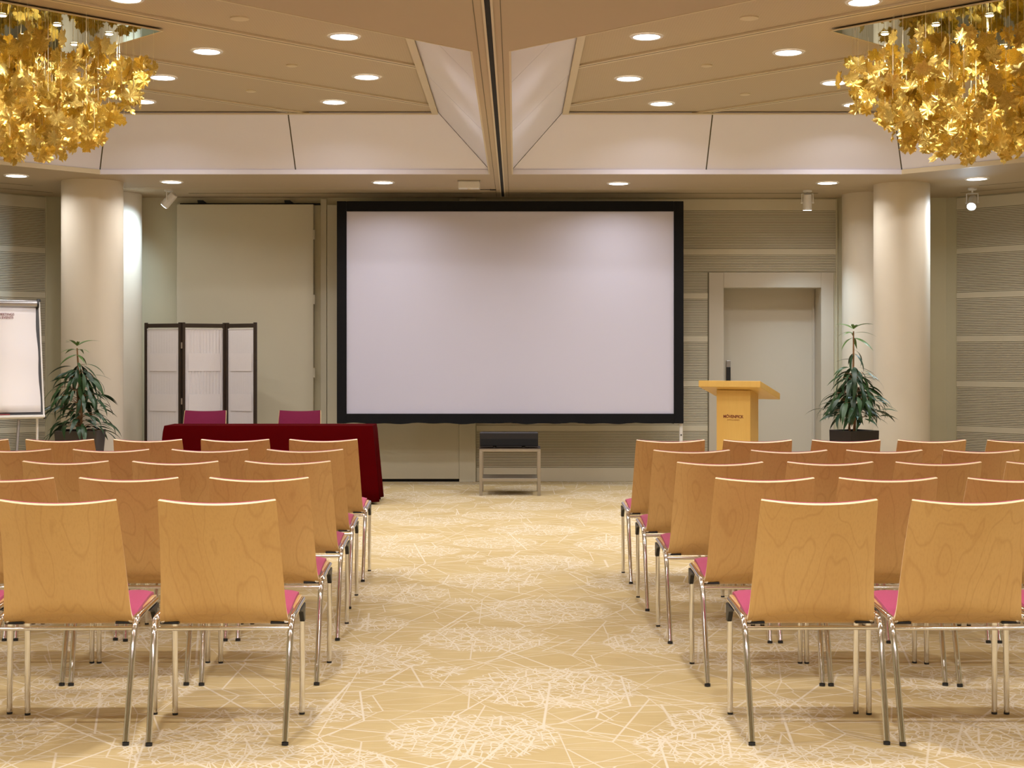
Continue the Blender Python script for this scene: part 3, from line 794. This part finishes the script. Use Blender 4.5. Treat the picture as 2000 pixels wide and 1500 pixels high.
bpart('pen_tray', M_().box(-BW, .0, -.055, .012, -.022, .0), MT['white_metal'], None, .004)
bpart('clamp_bar', M_().tube([(-BW, -.020, BH-.032), (-.025, -.020, BH-.032)], .030, 16), MT['grey_metal'], 50)
bpart('clamp_cap', M_().tube([(-.026, -.020, BH-.035), (-.010, -.020, BH-.035)], .033, 16), MT['black_plastic'], 50)
bpart('corner_cap', M_().box(-.022, .010, -.016, .016, BH-.010, BH+.014), MT['black_plastic'], None, .003)
bpart('corner_cap', M_().box(-.006, .012, -.03, .014, -.026, -.004), MT['black_plastic'], None, .003)
nz_ = 14; V = []; Fq = []
for k in range(nz_+1):
    z = .030+(BH-.088)*k/nz_; bow = .016*math.sin(PI*k/nz_)*.4
    V += [(-BW+.03, -.014, z), (-.038+.010*(1-k/nz_)+.004*math.sin(k), -.013-bow, z)]
for k in range(nz_): Fq.append((k*2, k*2+1, k*2+3, k*2+2))
m = M_(); m.add(V, Fq); me_ = m.mesh('paper', MT['paper'], 60); pp = link('paper', me_, bd); sd = pp.modifiers.new('thick', 'SOLIDIFY'); sd.thickness = .003; sd.offset = 1
for s_, dz, sz in (('MEETINGS', .136, .029), ('& EVENTS', .165, .029)):
    me_ = text_mesh(s_, sz, MT['ink'], 'RIGHT', 0, .95); o = link('lettering', me_, bd, (-.212 if s_[0] == 'M' else -.220, -.0235, BH-dz)); o.rotation_euler.x = PI/2
loc0 = Vector(t.location)
def wleg(pts, r, mat, name='leg'):
    M_().tube([Vector(p)-loc0 for p in pts], r, 10).obj(name, mat, t, 50)
back = -nf
top_p = BR-tx*BW/2+upv*(BH*.72)+back*.02
wleg([BR-tx*.05+back*.02+upv*.05, BR-tx*.05+back*.05-Vector((0, 0, BR.z))], .010, MT['white_metal'])
wleg([BR-tx*(BW-.05)+back*.02+upv*.05, BR-tx*(BW-.05)+back*.05-Vector((0, 0, BR.z))], .010, MT['white_metal'])
q = BR-tx*.20-Vector((0, 0, .02))
wleg([q+back*.02, Vector((PX(20, 12.0), 12.05, 0))], .012, MT['grey_metal'])
e = top_p+back*.75; e.z = 0; wleg([top_p+back*.01, e], .011, MT['grey_metal'])
for fx in (-.40,):
    bpart('marker_pen', M_().tube([(fx, -.03, .008), (fx+.12, -.03, .008)], .008, 8), MT['ink'], 50)

# ------------------------------------------------------------ potted plants
def leaf_mesh(L, Wd, droop, fold=.15):
    n = 8; V = []; Fq = []
    for k in range(n+1):
        s = k/n; wv = Wd*math.sin(PI*min(1, s**.75))*(1-.12*s)+.0006
        x = L*(math.sin(droop*s)/droop if droop else s); z = -L*((1-math.cos(droop*s))/droop if droop else 0)
        V += [(x, -wv, z+wv*fold), (x, 0, z), (x, wv, z+wv*fold)]
    for k in range(n):
        a = k*3; Fq += [(a, a+3, a+4, a+1), (a+1, a+4, a+5, a+2)]
    m = M_(); m.add(V, Fq); return m
leaf_vars = [leaf_mesh(.21, .0200, 1.0).mesh('leaf', MT['leaf'], 60), leaf_mesh(.18, .0180, .6).mesh('leaf', MT['leaf'], 60), leaf_mesh(.24, .0215, 1.3).mesh('leaf', MT['leaf'], 60)]
leaf_young = [leaf_mesh(.17, .013, .9).mesh('leaf', MT['leaf_young'], 60)]
def orient(d, roll=0.0):           # x axis along d, z as upright as possible
    d = Vector(d).normalized(); z = (Vector((0, 0, 1))-d*d.z); z = z.normalized() if z.length > .05 else Vector((1, 0, 0)); y = z.cross(d)
    return (Matrix((d, y, z)).transposed() @ Matrix.Rotation(roll, 3, 'X')).to_quaternion()
def plant(name_label, px_c, d, ztop_px, pot_px, pot_top_px, mat, seed, env, pot_taper, pot_rot, tip):
    rng = random.Random(seed); x = PX(px_c, d)
    t = thing('potted_plant', name_label, 'plant', (x, d, 0))
    zp = PV(pot_top_px, d); hw = (pot_px[1]-pot_px[0])*d/F/2; pc = PX((pot_px[0]+pot_px[1])/2, d)-x
    hw = hw/(math.cos(pot_rot)+abs(math.sin(pot_rot)))
    m = M_(); r2_ = math.sqrt(2); V = []
    for hh, z in ((hw*pot_taper, 0), (hw, zp), (hw-.025, zp), (hw-.03, zp-.06)):
        V += [(pc+hh*(math.cos(pot_rot)*sx-math.sin(pot_rot)*sy), hh*(math.sin(pot_rot)*sx+math.cos(pot_rot)*sy), z) for sx, sy in ((-1,-1), (1,-1), (1,1), (-1,1))]
    Fq = [(3,2,1,0)]
    for i in range(3):
        for k in range(4): Fq.append((i*4+k, i*4+(k+1)%4, i*4+4+(k+1)%4, i*4+4+k))
    m.add(V, Fq); m.obj('planter', mat, t, None, .004)
    M_().prism([(pc+(hw-.028)*(math.cos(pot_rot)*sx-math.sin(pot_rot)*sy), (hw-.028)*(math.sin(pot_rot)*sx+math.cos(pot_rot)*sy)) for sx, sy in ((-1,-1), (1,-1), (1,1), (-1,1))], zp-.08, zp-.035).obj('soil', MT['soil'], t)
    zt = PV(ztop_px, d); tx_, zt2 = tip
    tr = [(pc, 0, zp-.05), (pc+.01, 0, zp+.2), (tx_*.4, .01, zp+.45), (tx_*.8, 0, zt2), (tx_, 0, zt-.07)]
    M_().tube(catmull(tr, 4), [.014, .006], 8).obj('trunk', MT['trunk'], t, 60)
    M_().tube(catmull([(pc-.03, .03, zp-.05), (pc-.04, .03, zp+.2), (pc-.01, .0, zp+.46)], 4), [.010, .005], 8).obj('trunk', MT['trunk'], t, 60)
    for (z, rx0, rx1, cnt) in env:
        for k in range(cnt):
            a = 2*PI*(k+rng.random()*.7)/cnt; rad = rx0*rng.uniform(.15, 1); zz = z+rng.uniform(-.05, .05)
            cx = pc+(tx_-pc)*max(0, min(1, (zz-zp)/(zt-zp)))
            base = Vector((cx+rad*math.cos(a), rad*math.sin(a), zz))
            lim = rx1
            d_ = Vector((math.cos(a), math.sin(a), rng.uniform(-.95, .15)-rad*.6))
            if zz < zp+.24: d_.z = rng.uniform(-.30, .35)
            lv = rng.choice(leaf_vars); o = link('leaf', lv, t, base); o.rotation_mode = 'QUATERNION'; o.rotation_quaternion = orient(d_, rng.uniform(-.5, .5))
            sc = rng.uniform(.75, 1.15); o.scale = (sc, sc, sc)
            if k % 3 == 0:
                st = Vector((cx, 0, zz-.04)); M_().tube([st, st.lerp(base, .5)+Vector((0, 0, .02)), base], [.004, .0022], 5).obj('twig', MT['trunk'], t, 60)
    for k in range(13):           # young shoot at the tip
        a = 2*PI*k/13*3+rng.random()*.4; zz = zt-.05-.04*(k % 3)
        o = link('leaf', leaf_young[0], t, (tx_, 0, zz)); o.rotation_mode = 'QUATERNION'; o.rotation_quaternion = orient((math.cos(a), math.sin(a), .75-.45*(k % 3)), rng.uniform(-.4, .4))
        sc = rng.uniform(.9, 1.35); o.scale = (sc,)*3
    return t
plant('bushy green plant in tapered grey planter beside the flip chart', 157, 13.3, 665, (114, 200), 840, MT['planter'], 5,
      [(1.22, .08, .3, 20), (1.13, .16, .3, 28), (1.03, .21, .35, 32), (.93, .25, .4, 32), (.83, .27, .4, 32), (.74, .26, .4, 26), (.67, .24, .4, 16)], .72, .06, (-.03, 1.30))
plant('bushy green plant in dark brown planter beside the door', 1667, 13.3, 632, (1623, 1713), 840, MT['planter_dark'], 11,
      [(1.34, .02, .2, 5), (1.18, .10, .3, 24), (1.09, .14, .3, 28), (1.0, .19, .33, 30), (.93, .24, .4, 38), (.86, .27, .4, 40), (.80, .26, .4, 32)], .92, .42, (.0, 1.34))

# ------------------------------------------------------------ gold leaf chandeliers
def maple(R, curl, seed):
    rng = random.Random(seed); pts = [(-97, .30), (-92, .46), (-88, .46), (-83, .30)]
    def env(a):          # broad lobes with shallow notches between them
        r = 0
        for la, lr, wd in ((90, 1.0, 30), (38, .97, 27), (142, .97, 27), (-12, .86, 27), (192, .86, 27), (-52, .66, 26), (232, .66, 26)):
            r = max(r, lr*(1-.34*min(1, abs(a-la)/wd)**1.5))
        return r
    a = -74; k = 0
    while a < 255:
        pts.append((a, env(a)*(1.07 if k % 2 else .91)*rng.uniform(.95, 1.05))); a += 7.2; k += 1
    pts.sort(key=lambda q: q[0]); n = len(pts)
    def P3(a, r, y=0):
        x, z = R*r*math.cos(math.radians(a)), R*r*math.sin(math.radians(a)); return (x, curl*(x*x+z*z)/R+y+.06*R*math.sin(a*.12), z)
    V = [P3(*q) for q in pts]+[(0, 0, 0)]; th = .0015
    V2 = [(x, y+th, z) for x, y, z in V]; o = n+1
    Fq = []
    for i in range(n):
        j = (i+1) % n; Fq += [(i, j, n), (o+j, o+i, o+n), (j, i, o+i, o+j)]
    m = M_(); m.add(V+V2, Fq); return m.mesh('leaf', MT['gold'], 60)
leafs = [maple(.068, .25, 1), maple(.063, -.2, 2), maple(.074, .1, 3)]
lamp_me = M_().lathe([(.024, -.004), (.030, -.003), (.032, .001)], 16).mesh('lamp', MT['white_metal']); lampl_me = M_().lathe([(.023, -.007), (.023, -.003)], 16).mesh('lamp_lens', MT['lens_warm'])
def chandelier(side, label):
    sg = -1 if side == 'L' else 1; rng = random.Random(21 if side == 'L' else 22)
    corner = PZ(318 if side == 'L' else 1623, 55, ZU); along = Vector((sg, -1, 0))*r2; acr = Vector((sg, 1, 0))*r2; S = 1.55
    ctr = corner+(along+acr)*S/2
    t = thing('leaf_chandelier', label, 'chandelier', (ctr.x, ctr.y, ZU))
    q = [corner, corner+along*S, corner+along*S+acr*S, corner+acr*S]
    q = [(p.x-ctr.x, p.y-ctr.y) for p in q]
    M_().prism(ccw(q), -.020, -.016).obj('mirror_panel', MT['mirror'], t)
    fr_ = M_()
    for i in range(4):
        a, b_ = Vector((*q[i], 0)), Vector((*q[(i+1) % 4], 0)); fr_.tube([a-Vector((0,0,.017)), b_-Vector((0,0,.017))], .006, 6)
    fr_.obj('mirror_frame', MT['ceil_trim'], t)
    for i in range(4):
        for j in range(3):
            if (i+j) % 1: continue
            p = corner+along*S*(.14+.24*i)+acr*S*(.2+.3*j)
            o = link('lamp', lamp_me, t, (p.x-ctr.x, p.y-ctr.y, -.021)); link('lamp_lens', lampl_me, o)
            if (i+j) % 2 == 0:
                ar = area('lamp_light', (p.x-ctr.x, p.y-ctr.y, -.035), 8.0, .05, (1, .93, .78), t, 120)
    tiers = [(-.20, 1.00), (-.28, 1.02), (-.36, 1.00), (-.44, .95), (-.52, .88), (-.60, .80), (-.68, .70), (-.765, .60)]
    cnt = [44, 44, 40, 38, 36, 32, 30, 26]
    cords = {}
    for (z, r), c in zip(tiers, cnt):
        for k in range(c):
            rad = r*math.sqrt((k+.5)/c)*rng.uniform(.96, 1.02); a = k*2.39996+z*9+rng.uniform(-.15, .15)
            x, y = rad*math.cos(a), rad*math.sin(a); zz = z+rng.uniform(-.025, .025)
            o = link('leaf', leafs[k % 3], t, (x, y, zz)); tilt = rng.gauss(0, .35)
            o.rotation_euler = (tilt, rng.uniform(-.6, .6), rng.uniform(0, 2*PI)); s = rng.uniform(.85, 1.12); o.scale = (s, s, s)
            key = (round(x/.14), round(y/.14)); cx, cy, lo = cords.get(key, (x, y, 0)); cords[key] = (cx, cy, min(lo, zz))
    ex = M_()
    for k in range(640):
        z, r = tiers[k % 8]; rad = r*math.sqrt(rng.random()); a = rng.uniform(0, 2*PI); lm = leafs[k % 3]; sc = rng.uniform(.85, 1.1)
        Mx = Matrix.Translation((rad*math.cos(a), rad*math.sin(a), z+rng.uniform(-.04, .04))) @ Matrix.Rotation(rng.uniform(0, 2*PI), 4, 'Z') @ Matrix.Rotation(rng.uniform(-.6, .6), 4, 'Y') @ Matrix.Rotation(rng.gauss(0, .35), 4, 'X') @ Matrix.Scale(sc, 4)
        ex.add([Mx @ v.co for v in lm.vertices], [tuple(p.vertices) for p in lm.polygons])
    o = ex.obj('leaf_mass', MT['gold'], t, 60); o['kind'] = 'stuff'
    for (x, y, lo) in cords.values():
        M_().tube([(x, y, -.02), (x, y, lo)], .0009, 4).obj('cord', MT['cord'], t)
chandelier('L', 'gold maple-leaf chandelier under tinted ceiling mirror in the left coffer')
chandelier('R', 'gold maple-leaf chandelier under tinted ceiling mirror in the right coffer')

# ------------------------------------------------------------ track spotlights
def spotlight(label, px, d, aim, power=P_SPOT, angle=50):
    bx, by = px; p = P(bx, by, d)                           # centre of the lamp head
    t = thing('track_spotlight', label, 'spotlight', (p.x, p.y, ZS), 0, 'white ceiling spotlights')
    hz = p.z-ZS
    M_().lathe([(.030, -.022), (.045, -.016), (.045, 0)], 20).obj('base', MT['white_metal'], t, 40)
    M_().tube([(0, 0, -.01), (0, 0, hz+.10)], .010, 8).obj('stem', MT['white_metal'], t, 50)
    ax = (Vector(aim)-p).normalized(); side = ax.cross(Vector((0, 0, 1))).normalized()
    if side.length < .1: side = Vector((1, 0, 0))
    c = Vector((0, 0, hz)); yt = Vector((0, 0, hz+.09))
    y_ = M_()
    for s in (-1, 1): y_.tube([yt, yt+side*s*.055, c+side*s*.055], .006, 6)
    y_.obj('yoke', MT['white_metal'], t, 50)
    hd = M_(); hd.tube([c-ax*.085, c-ax*.08, c+ax*.075], [.036, .046], 20)
    hd.obj('lamp_head', MT['white_metal'], t, 40)
    M_().tube([c+ax*.073, c+ax*.078], .040, 20).obj('lens', MT['lens_cool'], t)
    for s in (-1, 1): M_().tube([c+side*s*.045, c+side*s*.066], .009, 8).obj('knob', MT['white_metal'], t, 50)
    l = bpy.data.lights.new('spot', 'SPOT'); l.energy = power; l.color = (.62, .82, 1.0); l.spot_size = math.radians(angle); l.spot_blend = 1.0; l.shadow_soft_size = .04
    o = link('spot', l, t, c+ax*.09); o.rotation_mode = 'QUATERNION'; o.rotation_quaternion = ax.to_track_quat('-Z', 'Y')
spotlight('white cylindrical spotlight aimed down left at the left columns', (330, 391), 14.7, (-4.22, 14.86, 2.15), 55, 110)
spotlight('white cylindrical spotlight hanging straight down above the door', (1577, 396), 14.75, (2.98, 15.05, 0), 80, 90)
spotlight('white spotlight glaring toward the camera at far right', (1899, 396), 14.55, (3.1, 11.5, .4), 95, 110)

# small fittings in the soffit
p = PZ(916, 353, ZS)
t = thing('ceiling_sensor', 'small white box fixed under the soffit above the screen, left of beam', 'ceiling device', (p.x, p.y, ZS))
M_().box(-.102, .102, -.05, .05, -.078, -.006).obj('housing', MT['white_metal'], t, None, .008)
M_().box(-.108, .108, -.056, .056, -.006, .001).obj('mount_plate', MT['steel'], t)
M_().lathe([(.012, -.084), (.016, -.079), (.016, -.077)], 12).obj('indicator', MT['ceil_trim'], t)
p = PZ(953, 370, ZS); m = M_(); m.box(-.078, .02, -.012, .012, -.004, .001); m.box(.02, .082, -.03, .03, -.006, .001)
tag(m.obj('slot_cover', MT['black'], None, None, 0, (p.x, p.y, ZS)), 'short black slot fitting in the soffit beside the beam end', 'slot fitting')
